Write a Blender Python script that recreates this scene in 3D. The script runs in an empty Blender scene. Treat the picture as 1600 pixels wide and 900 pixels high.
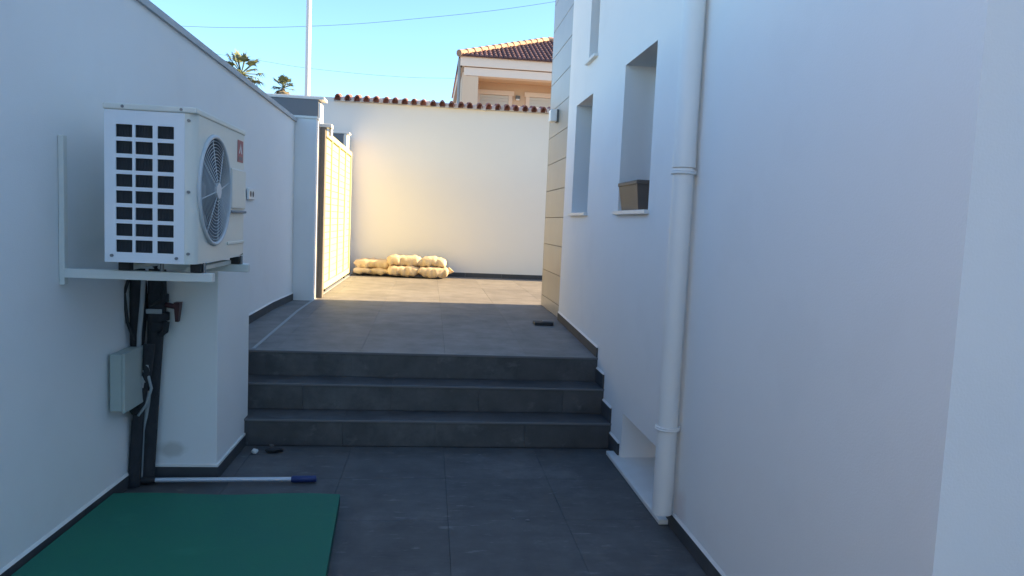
import bpy, bmesh, math, random
from mathutils import Vector, Matrix
random.seed(7)
S = bpy.context.scene
C = S.collection
rad = math.radians

# ------------------------------------------------------------------ camera
cam_d = bpy.data.cameras.new('camera'); cam_d.sensor_width = 36; cam_d.lens = 25.875
cam_d.clip_start = 0.05; cam_d.clip_end = 3000
cam = bpy.data.objects.new('camera', cam_d); C.objects.link(cam); S.camera = cam
CAM_R = ((0.9930, 0.0330, 0.1143), (-0.1097, -0.0918, 0.9897), (0.0432, -0.9953, -0.0876))
_m = Matrix([(r[0], -r[1], -r[2]) for r in CAM_R]).to_4x4()
q = _m.to_quaternion(); q.normalize()
cam.matrix_world = Matrix.Translation((0, 0, 1.5)) @ q.to_matrix().to_4x4()

# ------------------------------------------------------------------ light
SUN_EL, SUN_AZ = rad(23.5), rad(87.0)        # azimuth clockwise from +Y (towards +X)
w = bpy.data.worlds.new('World'); S.world = w; w.use_nodes = True
nt = w.node_tree; bg = nt.nodes['Background']
sky = nt.nodes.new('ShaderNodeTexSky'); sky.sky_type = 'NISHITA'; sky.sun_disc = False
sky.sun_elevation = SUN_EL; sky.sun_rotation = SUN_AZ
sky.air_density = 1.0; sky.dust_density = 0.1; sky.ozone_density = 2.8; sky.altitude = 0
tint = nt.nodes.new('ShaderNodeMix'); tint.data_type = 'RGBA'; tint.blend_type = 'MULTIPLY'; tint.inputs[0].default_value = 1
tint.inputs[7].default_value = (0.85, 0.99, 1.07, 1)          # cool white balance of the whole sky
nt.links.new(sky.outputs[0], tint.inputs[6]); nt.links.new(tint.outputs[2], bg.inputs[0]); bg.inputs[1].default_value = 0.084
sun_d = bpy.data.lights.new('sun', 'SUN'); sun_d.energy = 5.0; sun_d.angle = rad(0.55)
sun_d.color = (1.0, 0.72, 0.40)
sun = bpy.data.objects.new('sun', sun_d); C.objects.link(sun)
to_sun = Vector((math.cos(SUN_EL)*math.sin(SUN_AZ), math.cos(SUN_EL)*math.cos(SUN_AZ), math.sin(SUN_EL)))
sun.rotation_euler = to_sun.to_track_quat('Z', 'Y').to_euler(); sun.location = (20, 10, 12)
S.view_settings.view_transform = 'Standard'; S.view_settings.look = 'None'
S.view_settings.exposure = 2.1; S.view_settings.gamma = 1.0
S.cycles.max_bounces = 12; S.cycles.diffuse_bounces = 8; S.cycles.glossy_bounces = 4
S.cycles.caustics_reflective = False; S.cycles.caustics_refractive = False

# ------------------------------------------------------------------ materials
def mat(name, col, rough=0.7, metal=0.0, spec=0.5, noise=None, bump=None, vary=0.0, spots=None, coat=0.0):
    """noise=(scale, amount, second colour); bump=(scale, strength); vary=per-object brightness; spots=(scale, threshold, colour)"""
    m = bpy.data.materials.new(name); m.use_nodes = True
    n = m.node_tree.nodes; l = m.node_tree.links; b = n['Principled BSDF']
    b.inputs['Base Color'].default_value = (*col, 1); b.inputs['Roughness'].default_value = rough
    b.inputs['Metallic'].default_value = metal; b.inputs['Specular IOR Level'].default_value = spec
    if coat: b.inputs['Coat Weight'].default_value = coat
    geo = n.new('ShaderNodeNewGeometry'); pos = geo.outputs['Position']; out = None
    def mix(a, bcol, fac):
        mx = n.new('ShaderNodeMix'); mx.data_type = 'RGBA'
        if hasattr(a, 'links'): l.new(a, mx.inputs[6])
        else: mx.inputs[6].default_value = (*a, 1)
        mx.inputs[7].default_value = (*bcol, 1); l.new(fac, mx.inputs[0]); return mx.outputs[2]
    cur = col
    if noise:
        t = n.new('ShaderNodeTexNoise'); t.inputs['Scale'].default_value = noise[0]; t.inputs['Detail'].default_value = 6
        t.inputs['Roughness'].default_value = 0.62; l.new(pos, t.inputs['Vector'])
        mr = n.new('ShaderNodeMapRange'); mr.inputs[1].default_value = 0.3; mr.inputs[2].default_value = 0.75
        mr.inputs[3].default_value = 0; mr.inputs[4].default_value = noise[1]; l.new(t.outputs[0], mr.inputs[0])
        cur = mix(cur, noise[2], mr.outputs[0])
    if spots:
        t = n.new('ShaderNodeTexNoise'); t.inputs['Scale'].default_value = spots[0]; t.inputs['Detail'].default_value = 3
        l.new(pos, t.inputs['Vector'])
        mr = n.new('ShaderNodeMapRange'); mr.inputs[1].default_value = spots[1]; mr.inputs[2].default_value = spots[1]+0.08
        mr.inputs[3].default_value = 0; mr.inputs[4].default_value = spots[3]; l.new(t.outputs[0], mr.inputs[0])
        cur = mix(cur, spots[2], mr.outputs[0])
    if vary:
        oi = n.new('ShaderNodeObjectInfo'); mr = n.new('ShaderNodeMapRange')
        mr.inputs[3].default_value = 1-vary; mr.inputs[4].default_value = 1+vary; l.new(oi.outputs['Random'], mr.inputs[0])
        hs = n.new('ShaderNodeHueSaturation'); l.new(mr.outputs[0], hs.inputs['Value'])
        if hasattr(cur, 'links'): l.new(cur, hs.inputs['Color'])
        else: hs.inputs['Color'].default_value = (*cur, 1)
        cur = hs.outputs[0]
    if hasattr(cur, 'links'): l.new(cur, b.inputs['Base Color'])
    if bump:
        t = n.new('ShaderNodeTexNoise'); t.inputs['Scale'].default_value = bump[0]; t.inputs['Detail'].default_value = 4
        l.new(pos, t.inputs['Vector']); bp = n.new('ShaderNodeBump'); bp.inputs['Strength'].default_value = bump[1]
        bp.inputs['Distance'].default_value = 0.01; l.new(t.outputs[0], bp.inputs['Height']); l.new(bp.outputs[0], b.inputs['Normal'])
    return m

def slate(name, base, vein, rough, dust=.30):
    """dark slate-look porcelain: cloudy tone, thin pale oblique veins, dust"""
    m = mat(name, base, rough, noise=(5.5, 0.9, tuple(c*1.75 for c in base)), vary=0.09)
    n = m.node_tree.nodes; l = m.node_tree.links; b = n['Principled BSDF']
    src = b.inputs['Base Color'].links[0].from_socket
    tc = n.new('ShaderNodeNewGeometry')
    def streak(rot, sc, lo, hi, amt):
        mp = n.new('ShaderNodeMapping'); mp.inputs['Rotation'].default_value = (0, 0, rad(rot)); mp.inputs['Scale'].default_value = sc
        l.new(tc.outputs['Position'], mp.inputs[0])
        t = n.new('ShaderNodeTexNoise'); t.inputs['Scale'].default_value = 1.0; t.inputs['Detail'].default_value = 5
        t.inputs['Roughness'].default_value = 0.65; l.new(mp.outputs[0], t.inputs[0])
        q = n.new('ShaderNodeMapRange'); q.inputs[1].default_value = lo; q.inputs[2].default_value = hi
        q.inputs[3].default_value = 0; q.inputs[4].default_value = amt; l.new(t.outputs[0], q.inputs[0]); return t, q.outputs[0]
    t, s1 = streak(38, (6, 21, 9), .60, .74, .55)
    tb_, s2 = streak(-31, (5, 26, 9), .63, .76, .6)
    r = n.new('ShaderNodeMath'); r.operation = 'MAXIMUM'; l.new(s1, r.inputs[0]); l.new(s2, r.inputs[1])
    mx = n.new('ShaderNodeMix'); mx.data_type = 'RGBA'; l.new(src, mx.inputs[6]); mx.inputs[7].default_value = (*vein, 1)
    l.new(r.outputs[0], mx.inputs[0])
    # plaster dust, broad and in specks
    t2 = n.new('ShaderNodeTexNoise'); t2.inputs['Scale'].default_value = 1.3; t2.inputs['Detail'].default_value = 8
    t2.inputs['Roughness'].default_value = 0.72; l.new(tc.outputs['Position'], t2.inputs[0])
    r2 = n.new('ShaderNodeMapRange'); r2.inputs[1].default_value = 0.52; r2.inputs[2].default_value = 0.75
    r2.inputs[3].default_value = 0; r2.inputs[4].default_value = dust; l.new(t2.outputs[0], r2.inputs[0])
    mx2 = n.new('ShaderNodeMix'); mx2.data_type = 'RGBA'; l.new(mx.outputs[2], mx2.inputs[6])
    mx2.inputs[7].default_value = (0.30, 0.30, 0.30, 1); l.new(r2.outputs[0], mx2.inputs[0])
    l.new(mx2.outputs[2], b.inputs['Base Color'])
    bp = n.new('ShaderNodeBump'); bp.inputs['Strength'].default_value = 0.25; bp.inputs['Distance'].default_value = 0.008
    l.new(t.outputs[0], bp.inputs['Height']); l.new(bp.outputs[0], b.inputs['Normal'])
    return m

M = {}
M['plaster'] = mat('white_plaster', (0.80, 0.80, 0.79), 0.85, spec=0.25, noise=(1.1, 0.5, (0.74, 0.74, 0.735)), spots=(2.6, 0.57, (0.70, 0.697, 0.69), 0.15), bump=(160, 0.10))
M['plaster_far'] = mat('cream_plaster', (0.79, 0.76, 0.71), 0.9, spec=0.2, noise=(0.8, 0.5, (0.74, 0.71, 0.66)), bump=(60, 0.12))
M['plaster_stain'] = mat('pier_plaster', (0.79, 0.79, 0.78), 0.85, spec=0.25, noise=(1.5, 0.5, (0.73, 0.73, 0.72)), bump=(160, 0.10))
M['coping'] = mat('coping_grey', (0.46, 0.48, 0.49), 0.6, noise=(6, 0.5, (0.36, 0.38, 0.39)))
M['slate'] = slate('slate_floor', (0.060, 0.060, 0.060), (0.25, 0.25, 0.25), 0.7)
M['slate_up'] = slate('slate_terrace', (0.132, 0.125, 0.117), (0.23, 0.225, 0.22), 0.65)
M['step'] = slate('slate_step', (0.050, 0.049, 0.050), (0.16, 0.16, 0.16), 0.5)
M['skirt'] = mat('skirting_tile', (0.055, 0.058, 0.062), 0.75, spec=0.25, noise=(5, 0.5, (0.10, 0.10, 0.105)), vary=0.1)
M['edge'] = mat('nosing_edge', (0.14, 0.14, 0.145), 0.6)
M['bead'] = mat('white_bead', (0.78, 0.77, 0.74), 0.7, noise=(14, 0.5, (0.6, 0.58, 0.54)))
M['grout'] = mat('dark_grout', (0.066, 0.067, 0.070), 0.9)
M['stone'] = mat('cladding_stone', (0.34, 0.315, 0.275), 0.33, noise=(3.0, 0.6, (0.27, 0.245, 0.21)), vary=0.05)
M['stone_joint'] = mat('cladding_joint', (0.13, 0.12, 0.105), 0.8)
M['pvc'] = mat('white_pvc', (0.76, 0.76, 0.74), 0.42, noise=(4, 0.4, (0.70, 0.69, 0.66)))
M['sill'] = mat('sill_stone', (0.74, 0.73, 0.70), 0.5, noise=(9, 0.5, (0.62, 0.60, 0.56)))
M['glass'] = mat('window_glass', (0.05, 0.06, 0.07), 0.06, spec=0.8)
M['alu'] = mat('window_frame_grey', (0.62, 0.63, 0.64), 0.4)
M['ac'] = mat('ac_cream', (0.70, 0.70, 0.64), 0.42, noise=(3, 0.3, (0.64, 0.64, 0.57)))
M['ac_side'] = mat('ac_white', (0.76, 0.79, 0.82), 0.4)
M['ac_dark'] = mat('ac_fins', (0.050, 0.060, 0.070), 0.5)
M['ac_fan'] = mat('ac_fan_grey', (0.33, 0.36, 0.38), 0.5)
M['ac_shroud'] = mat('ac_shroud', (0.24, 0.26, 0.28), 0.6)
M['wire'] = mat('grille_wire', (0.52, 0.55, 0.57), 0.45)
M['red'] = mat('red_label', (0.40, 0.13, 0.13), 0.6)
M['label_white'] = mat('label_white', (0.70, 0.66, 0.64), 0.6)
M['label_grey'] = mat('label_grey', (0.22, 0.16, 0.16), 0.6)
M['screw'] = mat('screw_metal', (0.20, 0.21, 0.22), 0.4, metal=0.6)
M['bracket'] = mat('bracket_paint', (0.66, 0.67, 0.63), 0.5, noise=(8, 0.3, (0.58, 0.58, 0.54)))
M['rubber'] = mat('black_rubber', (0.018, 0.018, 0.019), 0.75, bump=(90, 0.2))
M['foam'] = mat('pipe_foam', (0.020, 0.022, 0.026), 0.9, noise=(18, 0.5, (0.045, 0.045, 0.05)), bump=(70, 0.5))
M['box'] = mat('junction_box_grey', (0.40, 0.44, 0.41), 0.55, noise=(6, 0.4, (0.27, 0.31, 0.29)))
M['valve'] = mat('valve_red', (0.055, 0.014, 0.018), 0.5)
M['duct'] = mat('grey_conduit', (0.30, 0.32, 0.33), 0.55)
M['tape'] = mat('frayed_tape', (0.33, 0.34, 0.35), 0.8)
M['green'] = mat('green_board', (0.003, 0.150, 0.080), 0.75, noise=(1.7, 0.7, (0.003, 0.11, 0.085)), spots=(5, 0.62, (0.02, 0.2, 0.12), 0.3), bump=(140, 0.12))
M['green_edge'] = mat('green_board_edge', (0.004, 0.075, 0.06), 0.7)
M['pole'] = mat('aluminium_pole', (0.60, 0.63, 0.66), 0.35, metal=0.25)
M['blue'] = mat('blue_grip', (0.012, 0.03, 0.13), 0.55)
M['pebble'] = mat('pale_crumb', (0.6, 0.6, 0.57), 0.8)
M['darkbit'] = mat('dark_debris', (0.02, 0.02, 0.022), 0.6)
M['gate'] = mat('gate_cream', (0.56, 0.555, 0.32), 0.55, noise=(2, 0.3, (0.52, 0.515, 0.29)), vary=0.03)
M['gate_post'] = mat('gate_post_taupe', (0.15, 0.135, 0.115), 0.6)
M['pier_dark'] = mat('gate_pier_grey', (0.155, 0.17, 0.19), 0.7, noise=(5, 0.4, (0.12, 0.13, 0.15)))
M['bag'] = mat('woven_sack', (0.66, 0.53, 0.37), 0.85, noise=(9, 0.7, (0.47, 0.33, 0.20)), bump=(55, 0.5), vary=0.08)
M['terra'] = mat('terracotta', (0.27, 0.11, 0.085), 0.8, noise=(12, 0.7, (0.16, 0.07, 0.06)), vary=0.22)
M['mortar'] = mat('tile_mortar', (0.62, 0.58, 0.54), 0.9)
M['planter'] = mat('planter_brown', (0.125, 0.098, 0.08), 0.6, noise=(7, 0.5, (0.085, 0.065, 0.055)))
M['soil'] = mat('dry_soil', (0.06, 0.045, 0.035), 0.95)
M['lamp_white'] = mat('lamp_white', (0.80, 0.80, 0.80), 0.4)
M['lamp_body'] = mat('lamp_grey', (0.12, 0.12, 0.12), 0.5)
M['hole'] = mat('socket_dark', (0.03, 0.03, 0.035), 0.6)
M['street'] = mat('sandy_ground', (0.27, 0.245, 0.21), 0.9, noise=(1, 0.5, (0.20, 0.18, 0.155)))
M['house_cream'] = mat('house_render', (0.70, 0.52, 0.37), 0.9, noise=(1.5, 0.4, (0.64, 0.46, 0.32)))
M['house_pale'] = mat('house_fascia', (0.80, 0.66, 0.55), 0.85)
M['house_shutter'] = mat('roller_shutter', (0.62, 0.60, 0.55), 0.6)
M['roof'] = mat('roof_tile', (0.17, 0.085, 0.075), 0.8, noise=(5, 0.8, (0.09, 0.055, 0.06)), vary=0.2)
M['ridge'] = mat('ridge_tile', (0.38, 0.25, 0.17), 0.8, noise=(7, 0.7, (0.20, 0.11, 0.08)), vary=0.2)
M['lamp_post'] = mat('lamp_post_paint', (0.60, 0.60, 0.60), 0.45)
M['cable'] = mat('overhead_cable', (0.13, 0.14, 0.15), 0.7)
M['palm'] = mat('palm_leaf', (0.075, 0.105, 0.045), 0.7, noise=(2.5, 0.7, (0.12, 0.13, 0.06)))
M['palm_dry'] = mat('palm_dry_leaf', (0.15, 0.125, 0.075), 0.8)
M['trunk'] = mat('palm_trunk', (0.16, 0.12, 0.085), 0.9, noise=(3, 0.6, (0.10, 0.075, 0.05)))
M['fitting'] = mat('brown_tile', (0.10, 0.085, 0.075), 0.6)

# a rubbed patch low on the pier
def stain(m, centre, radius, colour, amount):
    n = m.node_tree.nodes; l = m.node_tree.links; b = n['Principled BSDF']
    src = b.inputs['Base Color'].links[0].from_socket
    g = n.new('ShaderNodeNewGeometry'); mp = n.new('ShaderNodeMapping')
    mp.inputs['Location'].default_value = [-c/r for c, r in zip(centre, radius)]
    mp.inputs['Scale'].default_value = [1/r for r in radius]; l.new(g.outputs['Position'], mp.inputs[0])
    ns = n.new('ShaderNodeTexNoise'); ns.inputs['Scale'].default_value = 14; l.new(g.outputs['Position'], ns.inputs[0])
    ln = n.new('ShaderNodeVectorMath'); ln.operation = 'LENGTH'; l.new(mp.outputs[0], ln.inputs[0])
    ad = n.new('ShaderNodeMath'); ad.operation = 'ADD'; l.new(ln.outputs['Value'], ad.inputs[0]); l.new(ns.outputs[0], ad.inputs[1])
    mr = n.new('ShaderNodeMapRange'); mr.inputs[1].default_value = 0.9; mr.inputs[2].default_value = 1.5
    mr.inputs[3].default_value = amount; mr.inputs[4].default_value = 0; l.new(ad.outputs[0], mr.inputs[0])
    mx = n.new('ShaderNodeMix'); mx.data_type = 'RGBA'; l.new(src, mx.inputs[6]); mx.inputs[7].default_value = (*colour, 1)
    l.new(mr.outputs[0], mx.inputs[0]); l.new(mx.outputs[2], b.inputs['Base Color'])
stain(M['plaster'], (1.27, 3.40, .13), (.2, .10, .13), (0.60, 0.46, 0.43), 0.35)
stain(M['plaster_stain'], (-1.38, 4.16, 0.17), (0.11, 0.4, 0.05), (0.42, 0.40, 0.35), 0.55)

# ------------------------------------------------------------------ builders
class MB:
    def __init__(s): s.v = []; s.f = []; s.sm = []
    def add(s, vs, fs, smooth=False):
        o = len(s.v); s.v += [tuple(v) for v in vs]
        for f in fs: s.f.append([i+o for i in f]); s.sm.append(smooth)
        return s
    def box(s, x0, x1, y0, y1, z0, z1):
        vs = [(x, y, z) for z in (z0, z1) for y in (y0, y1) for x in (x0, x1)]
        return s.add(vs, [(0, 2, 3, 1), (4, 5, 7, 6), (0, 1, 5, 4), (2, 6, 7, 3), (0, 4, 6, 2), (1, 3, 7, 5)])
    def hexa(s, b, t):     # 4 bottom corners, 4 top corners, same order (counter-clockwise from above)
        return s.add(list(b)+list(t), [(3, 2, 1, 0), (4, 5, 6, 7), (0, 1, 5, 4), (1, 2, 6, 5), (2, 3, 7, 6), (3, 0, 4, 7)])
    def bbox(s, x0, x1, y0, y1, z0, z1, r):      # box with bevelled edges
        bm = bmesh.new(); bmesh.ops.create_cube(bm, size=1)
        for v in bm.verts: v.co = Vector((x0+(v.co.x+.5)*(x1-x0), y0+(v.co.y+.5)*(y1-y0), z0+(v.co.z+.5)*(z1-z0)))
        bmesh.ops.bevel(bm, geom=bm.edges[:], offset=r, segments=2, affect='EDGES', profile=0.5)
        bm.verts.index_update()
        s.add([v.co[:] for v in bm.verts], [[v.index for v in f.verts] for f in bm.faces]); bm.free(); return s
    def tube(s, pts, r, n=10, caps=True, rs=None):
        pts = [Vector(p) for p in pts]; rings = []
        for i, p in enumerate(pts):
            d = (pts[min(i+1, len(pts)-1)] - pts[max(i-1, 0)]).normalized()
            a = Vector((0, 0, 1)) if abs(d.z) < 0.9 else Vector((0, 1, 0))
            u = d.cross(a).normalized(); v = d.cross(u); rr = rs[i] if rs else r
            rings.append([p + (u*math.cos(2*math.pi*k/n) + v*math.sin(2*math.pi*k/n))*rr for k in range(n)])
        vs = [x for rg in rings for x in rg]; fs = []
        for i in range(len(pts)-1):
            for k in range(n): fs.append((i*n+k, i*n+(k+1) % n, (i+1)*n+(k+1) % n, (i+1)*n+k))
        s.add(vs, fs, True)
        if caps: s.add(rings[0], [tuple(range(n))]); s.add(rings[-1], [tuple(range(n))[::-1]])
        return s
    def torus(s, c, axis, R, r, n=40, k=8):
        pts = []
        ax = Vector(axis).normalized(); u = ax.orthogonal().normalized(); v = ax.cross(u); vs = []; fs = []
        for i in range(n):
            a = 2*math.pi*i/n; d = u*math.cos(a)+v*math.sin(a)
            for j in range(k):
                b = 2*math.pi*j/k; vs.append(Vector(c)+d*(R+r*math.cos(b))+ax*r*math.sin(b))
        for i in range(n):
            for j in range(k): fs.append((i*k+j, ((i+1) % n)*k+j, ((i+1) % n)*k+(j+1) % k, i*k+(j+1) % k))
        return s.add(vs, fs, True)
    def build(s, name, m, parent=None, kind=None, fix=True):
        me = bpy.data.meshes.new(name); me.from_pydata(s.v, [], s.f)
        for p, k in zip(me.polygons, s.sm): p.use_smooth = k
        if fix:
            bm = bmesh.new(); bm.from_mesh(me); bmesh.ops.recalc_face_normals(bm, faces=bm.faces); bm.to_mesh(me); bm.free()
        me.materials.append(M[m] if isinstance(m, str) else m)
        o = bpy.data.objects.new(name, me); C.objects.link(o)
        if parent: o.parent = parent
        if kind: o['kind'] = kind
        return o

def tag(o, label, cat, group=None):
    o['label'] = label; o['category'] = cat
    if group: o['group'] = group
    return o
def thing(name, label, cat, group=None):
    o = bpy.data.objects.new(name, None); o.empty_display_size = 0.1; C.objects.link(o); return tag(o, label, cat, group)
def struct(name):
    o = bpy.data.objects.new(name, None); o.empty_display_size = 0.1; C.objects.link(o); o['kind'] = 'structure'; return o

def holed_wall(x, y0, y1, z0, z1, holes, depth):
    """outer face of a wall in the plane X=x looking to -X, with rectangular recesses (y0,y1,z0,z1) and their reveals"""
    mb = MB(); ys = sorted({y0, y1, *[h[0] for h in holes], *[h[1] for h in holes]}); zs = sorted({z0, z1, *[h[2] for h in holes], *[h[3] for h in holes]})
    for i in range(len(ys)-1):
        for j in range(len(zs)-1):
            a, b, c, d = ys[i], ys[i+1], zs[j], zs[j+1]
            if any(h[0] <= a and b <= h[1] and h[2] <= c and d <= h[3] for h in holes): continue
            mb.add([(x, a, c), (x, a, d), (x, b, d), (x, b, c)], [(0, 1, 2, 3)])
    for a, b, c, d in holes:
        X = x+depth
        mb.add([(x, a, c), (X, a, c), (X, a, d), (x, a, d)], [(0, 1, 2, 3)]); mb.add([(x, b, c), (x, b, d), (X, b, d), (X, b, c)], [(0, 1, 2, 3)])
        mb.add([(x, a, d), (X, a, d), (X, b, d), (x, b, d)], [(0, 1, 2, 3)]); mb.add([(x, a, c), (x, b, c), (X, b, c), (X, a, c)], [(0, 1, 2, 3)])
        mb.add([(X, a, c), (X, b, c), (X, b, d), (X, a, d)], [(0, 1, 2, 3)])
    return mb

XR = 1.27                                           # face of the white house
def XL(y): return -1.600 + 0.036*(y-2.97)           # face of the boundary wall
STEP = [(4.79, .175), (5.04, .355), (5.28, .535)]   # nosing y, tread z
def ZU(y): return .535 + .055*max(0.0, min(1.0, (y-5.28)/1.8))   # terrace rises a little to the gate
YF = 12.0                                           # far wall face

# ------------------------------------------------------------------ ground, floors, steps
g = MB(); g.add([(-900, -900, -.06), (900, -900, -.06), (900, 900, -.06), (-900, 900, -.06)], [(0, 1, 2, 3)])
g.build('ground', 'street', kind='structure', fix=False)

patio = struct('patio_floor')
MB().box(-1.75, 4.5, -6, 4.80, -.055, -.006).build('grout_bed', 'grout', patio)
T = 0.60; gap = .0007
def floor_tile(x0, x1, y0, y1, zf, m, parent, th=.012):
    x0 += gap; x1 -= gap; y0 += gap; y1 -= gap; e = .0007
    b = [(x0, y0, zf(y0)-th), (x1, y0, zf(y0)-th), (x1, y1, zf(y1)-th), (x0, y1, zf(y1)-th)]
    mid = [(p[0], p[1], p[2]+th-e) for p in b]
    tx = [(x0+e, y0+e, zf(y0)), (x1-e, y0+e, zf(y0)), (x1-e, y1-e, zf(y1)), (x0+e, y1-e, zf(y1))]
    mb = MB(); mb.add(b+mid+tx, [(0, 1, 5, 4), (1, 2, 6, 5), (2, 3, 7, 6), (3, 0, 4, 7), (4, 5, 9, 8), (5, 6, 10, 9), (6, 7, 11, 10), (7, 4, 8, 11), (8, 9, 10, 11)])
    return mb.build('tile', m, parent)
y = 4.79
while y > -3.0:
    x = -1.66
    while x < XR + .02:
        dz = random.uniform(-.0008, .0008)
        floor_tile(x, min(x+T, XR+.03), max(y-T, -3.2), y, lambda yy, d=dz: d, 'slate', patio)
        x += T
    y -= T
xx = XR+.03
while xx < 4.4:
    yy = 1.6
    while yy > -3:
        floor_tile(xx, xx+T, yy-T, yy, lambda q: 0.0, 'slate', patio); yy -= T
    xx += T

terr = struct('terrace_floor')
tb = MB()
for ya, yb in ((5.29, 7.08), (7.08, 12.0)):
    x1 = 1.36 if ya < 6 else 14.0
    xa = -1.75
    tb.hexa([(xa, ya, .0), (x1, ya, .0), (x1, yb, .0), (xa, yb, .0)], [(xa, ya, ZU(ya)-.006), (x1, ya, ZU(ya)-.006), (x1, yb, ZU(yb)-.006), (xa, yb, ZU(yb)-.006)])
tb.build('grout_bed', 'grout', terr)
y = 5.28
while y < YF-.02:
    yb = min(y+T, YF+.02); x = -1.66
    while x < (XR+.03 if y < 7.9 else 5.0):
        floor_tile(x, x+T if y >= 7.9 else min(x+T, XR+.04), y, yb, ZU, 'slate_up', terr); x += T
    y += T
MB().box(5.0, 14, 7.2, YF, .5, .588).build('driveway_apron', 'slate_up', terr)
rail = MB()
for ra, rb_ in ((5.32, 7.08), (7.08, 8.2)):
    lo, hi = -.02, .0035
    rail.hexa([(-1.222, ra, ZU(ra)+lo), (-1.198, ra, ZU(ra)+lo), (-1.198, rb_, ZU(rb_)+lo), (-1.222, rb_, ZU(rb_)+lo)], [(-1.222, ra, ZU(ra)+hi), (-1.198, ra, ZU(ra)+hi), (-1.198, rb_, ZU(rb_)+hi), (-1.222, rb_, ZU(rb_)+hi)])
rail.build('gate_rail', 'duct', terr)

steps = struct('entrance_steps')
x0s, x1s = -1.52, XR+.03
zprev = 0.0
for i, (yn, zt) in enumerate(STEP):
    ynext = STEP[i+1][0] if i < 2 else 5.29
    MB().box(x0s, x1s, yn+.02, 5.30, zprev-.05, zt-.014).build('step_core', 'grout', steps)
    xs = [x0s, -1.12, -.52, .08, .68, x1s] if i % 2 == 0 else [x0s, -.82, -.22, .38, .98, x1s]
    for a, b in zip(xs[:-1], xs[1:]):
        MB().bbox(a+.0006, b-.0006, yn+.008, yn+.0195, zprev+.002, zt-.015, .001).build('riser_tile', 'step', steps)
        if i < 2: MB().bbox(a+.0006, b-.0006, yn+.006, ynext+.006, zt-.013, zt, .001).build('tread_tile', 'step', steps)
    MB().bbox(x0s, x1s, yn-.002, yn+.0045, zt-.014, zt+.0005, .002).build('nosing', 'edge', steps)
    zprev = zt

# ------------------------------------------------------------------ boundary wall on the left
bw = thing('boundary_wall', 'long white rendered boundary wall on the left with grey coping', 'wall')
def ztop(y): return 2.605 - .032*(y-4.29)
mb = MB(); ya, yb = -6.0, 7.95
mb.hexa([(XL(ya)-.2, ya, -.05), (XL(ya), ya, -.05), (XL(yb), yb, -.05), (XL(yb)-.2, yb, -.05)],
        [(XL(ya)-.2, ya, ztop(ya)-.04), (XL(ya), ya, ztop(ya)-.04), (XL(yb), yb, ztop(yb)-.04), (XL(yb)-.2, yb, ztop(yb)-.04)])
mb.build('wall_face', 'plaster', bw)
mb = MB()
o = .018
mb.hexa([(XL(ya)-.24, ya, ztop(ya)-.04), (XL(ya)+o, ya, ztop(ya)-.04), (XL(yb)+o, yb, ztop(yb)-.04), (XL(yb)-.24, yb, ztop(yb)-.04)],
        [(XL(ya)-.24, ya, ztop(ya)), (XL(ya)+o, ya, ztop(ya)), (XL(yb)+o, yb, ztop(yb)), (XL(yb)-.24, yb, ztop(yb))])
mb.build('coping', 'coping', bw)
def left_skirt(a, b, za, zb, parent):
    t = .012
    MB().hexa([(XL(a)+.0005, a+.001, za), (XL(a)+t, a+.001, za), (XL(b)+t, b-.001, zb), (XL(b)+.0005, b-.001, zb)],
              [(XL(a)+.0005, a+.001, za+.07), (XL(a)+t, a+.001, za+.07), (XL(b)+t, b-.001, zb+.07), (XL(b)+.0005, b-.001, zb+.07)]).build('skirting_tile', 'skirt', parent)
    MB().hexa([(XL(a)+.0005, a, za+.07), (XL(a)+t-.001, a, za+.07), (XL(b)+t-.001, b, zb+.07), (XL(b)+.0005, b, zb+.07)],
              [(XL(a)+.0005, a, za+.082), (XL(a)+.003, a, za+.082), (XL(b)+.003, b, zb+.082), (XL(b)+.0005, b, zb+.082)]).build('skirting_bead', 'bead', parent)
y = 4.16
while y > -2: left_skirt(y-.6, y, 0.002, 0.002, bw); y -= .6
y = 5.30
while y < 7.9: left_skirt(y, min(y+.6, 7.945), ZU(y)+.001, ZU(min(y+.6, 7.945))+.001, bw); y += .6

# low pier against the wall beside the steps
lp = thing('low_pier', 'low white plastered pier with dark skirting beside the lowest step, under the air conditioner', 'pier')
PX, PY0, PY1 = -1.142, 4.175, 4.885
MB().bbox(-1.53, PX, PY0, PY1, -.02, 1.17, .004).build('pier_body', 'plaster_stain', lp)
MB().box(XL(4.17)+.014, PX+.012, PY0-.012, PY0-.0005, .002, .07).build('skirting_tile', 'skirt', lp)
MB().box(PX+.0005, PX+.012, PY0-.0004, PY1-.1, .002, .07).build('skirting_tile', 'skirt', lp)
MB().box(XL(4.17)+.014, PX+.010, PY0-.010, PY0-.0005, .07, .082).build('skirting_bead', 'bead', lp)
MB().box(PX+.0005, PX+.010, PY0-.0004, PY1-.1, .07, .084).build('skirting_bead', 'bead', lp)

# ------------------------------------------------------------------ white house on the right
hs = thing('white_house', 'white rendered house on the right with deep window recesses and a stone clad far corner', 'house')
W1 = (5.93, 6.60, 1.61, 2.57); W2 = (4.235, 4.94, 1.61, 2.588); WU = (5.84, 6.17, 2.86, 4.3); NI = (3.70, 4.52, .014, .318)
holed_wall(XR, 1.63, 7.00, -.05, 6.2, [W1, W2, WU, NI], .26).build('wall', 'plaster', hs)
MB().box(XR+.3, 4.6, 1.63, 8.19, 6.195, 6.25).build('roof_slab', 'coping', hs)
mb = MB(); mb.add([(XR, 1.63, -.05), (4.6, 1.63, -.05), (4.6, 1.63, 6.2), (XR, 1.63, 6.2)], [(0, 1, 2, 3)])
mb.build('rear_wall', 'plaster', hs)
MB().box(4.4, 9, -8, 1.625, -.05, 4.85).build('unseen_shade_wing', 'plaster', hs)  # unseen wing added to keep sun off the patio; height sets the bounce light
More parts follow.
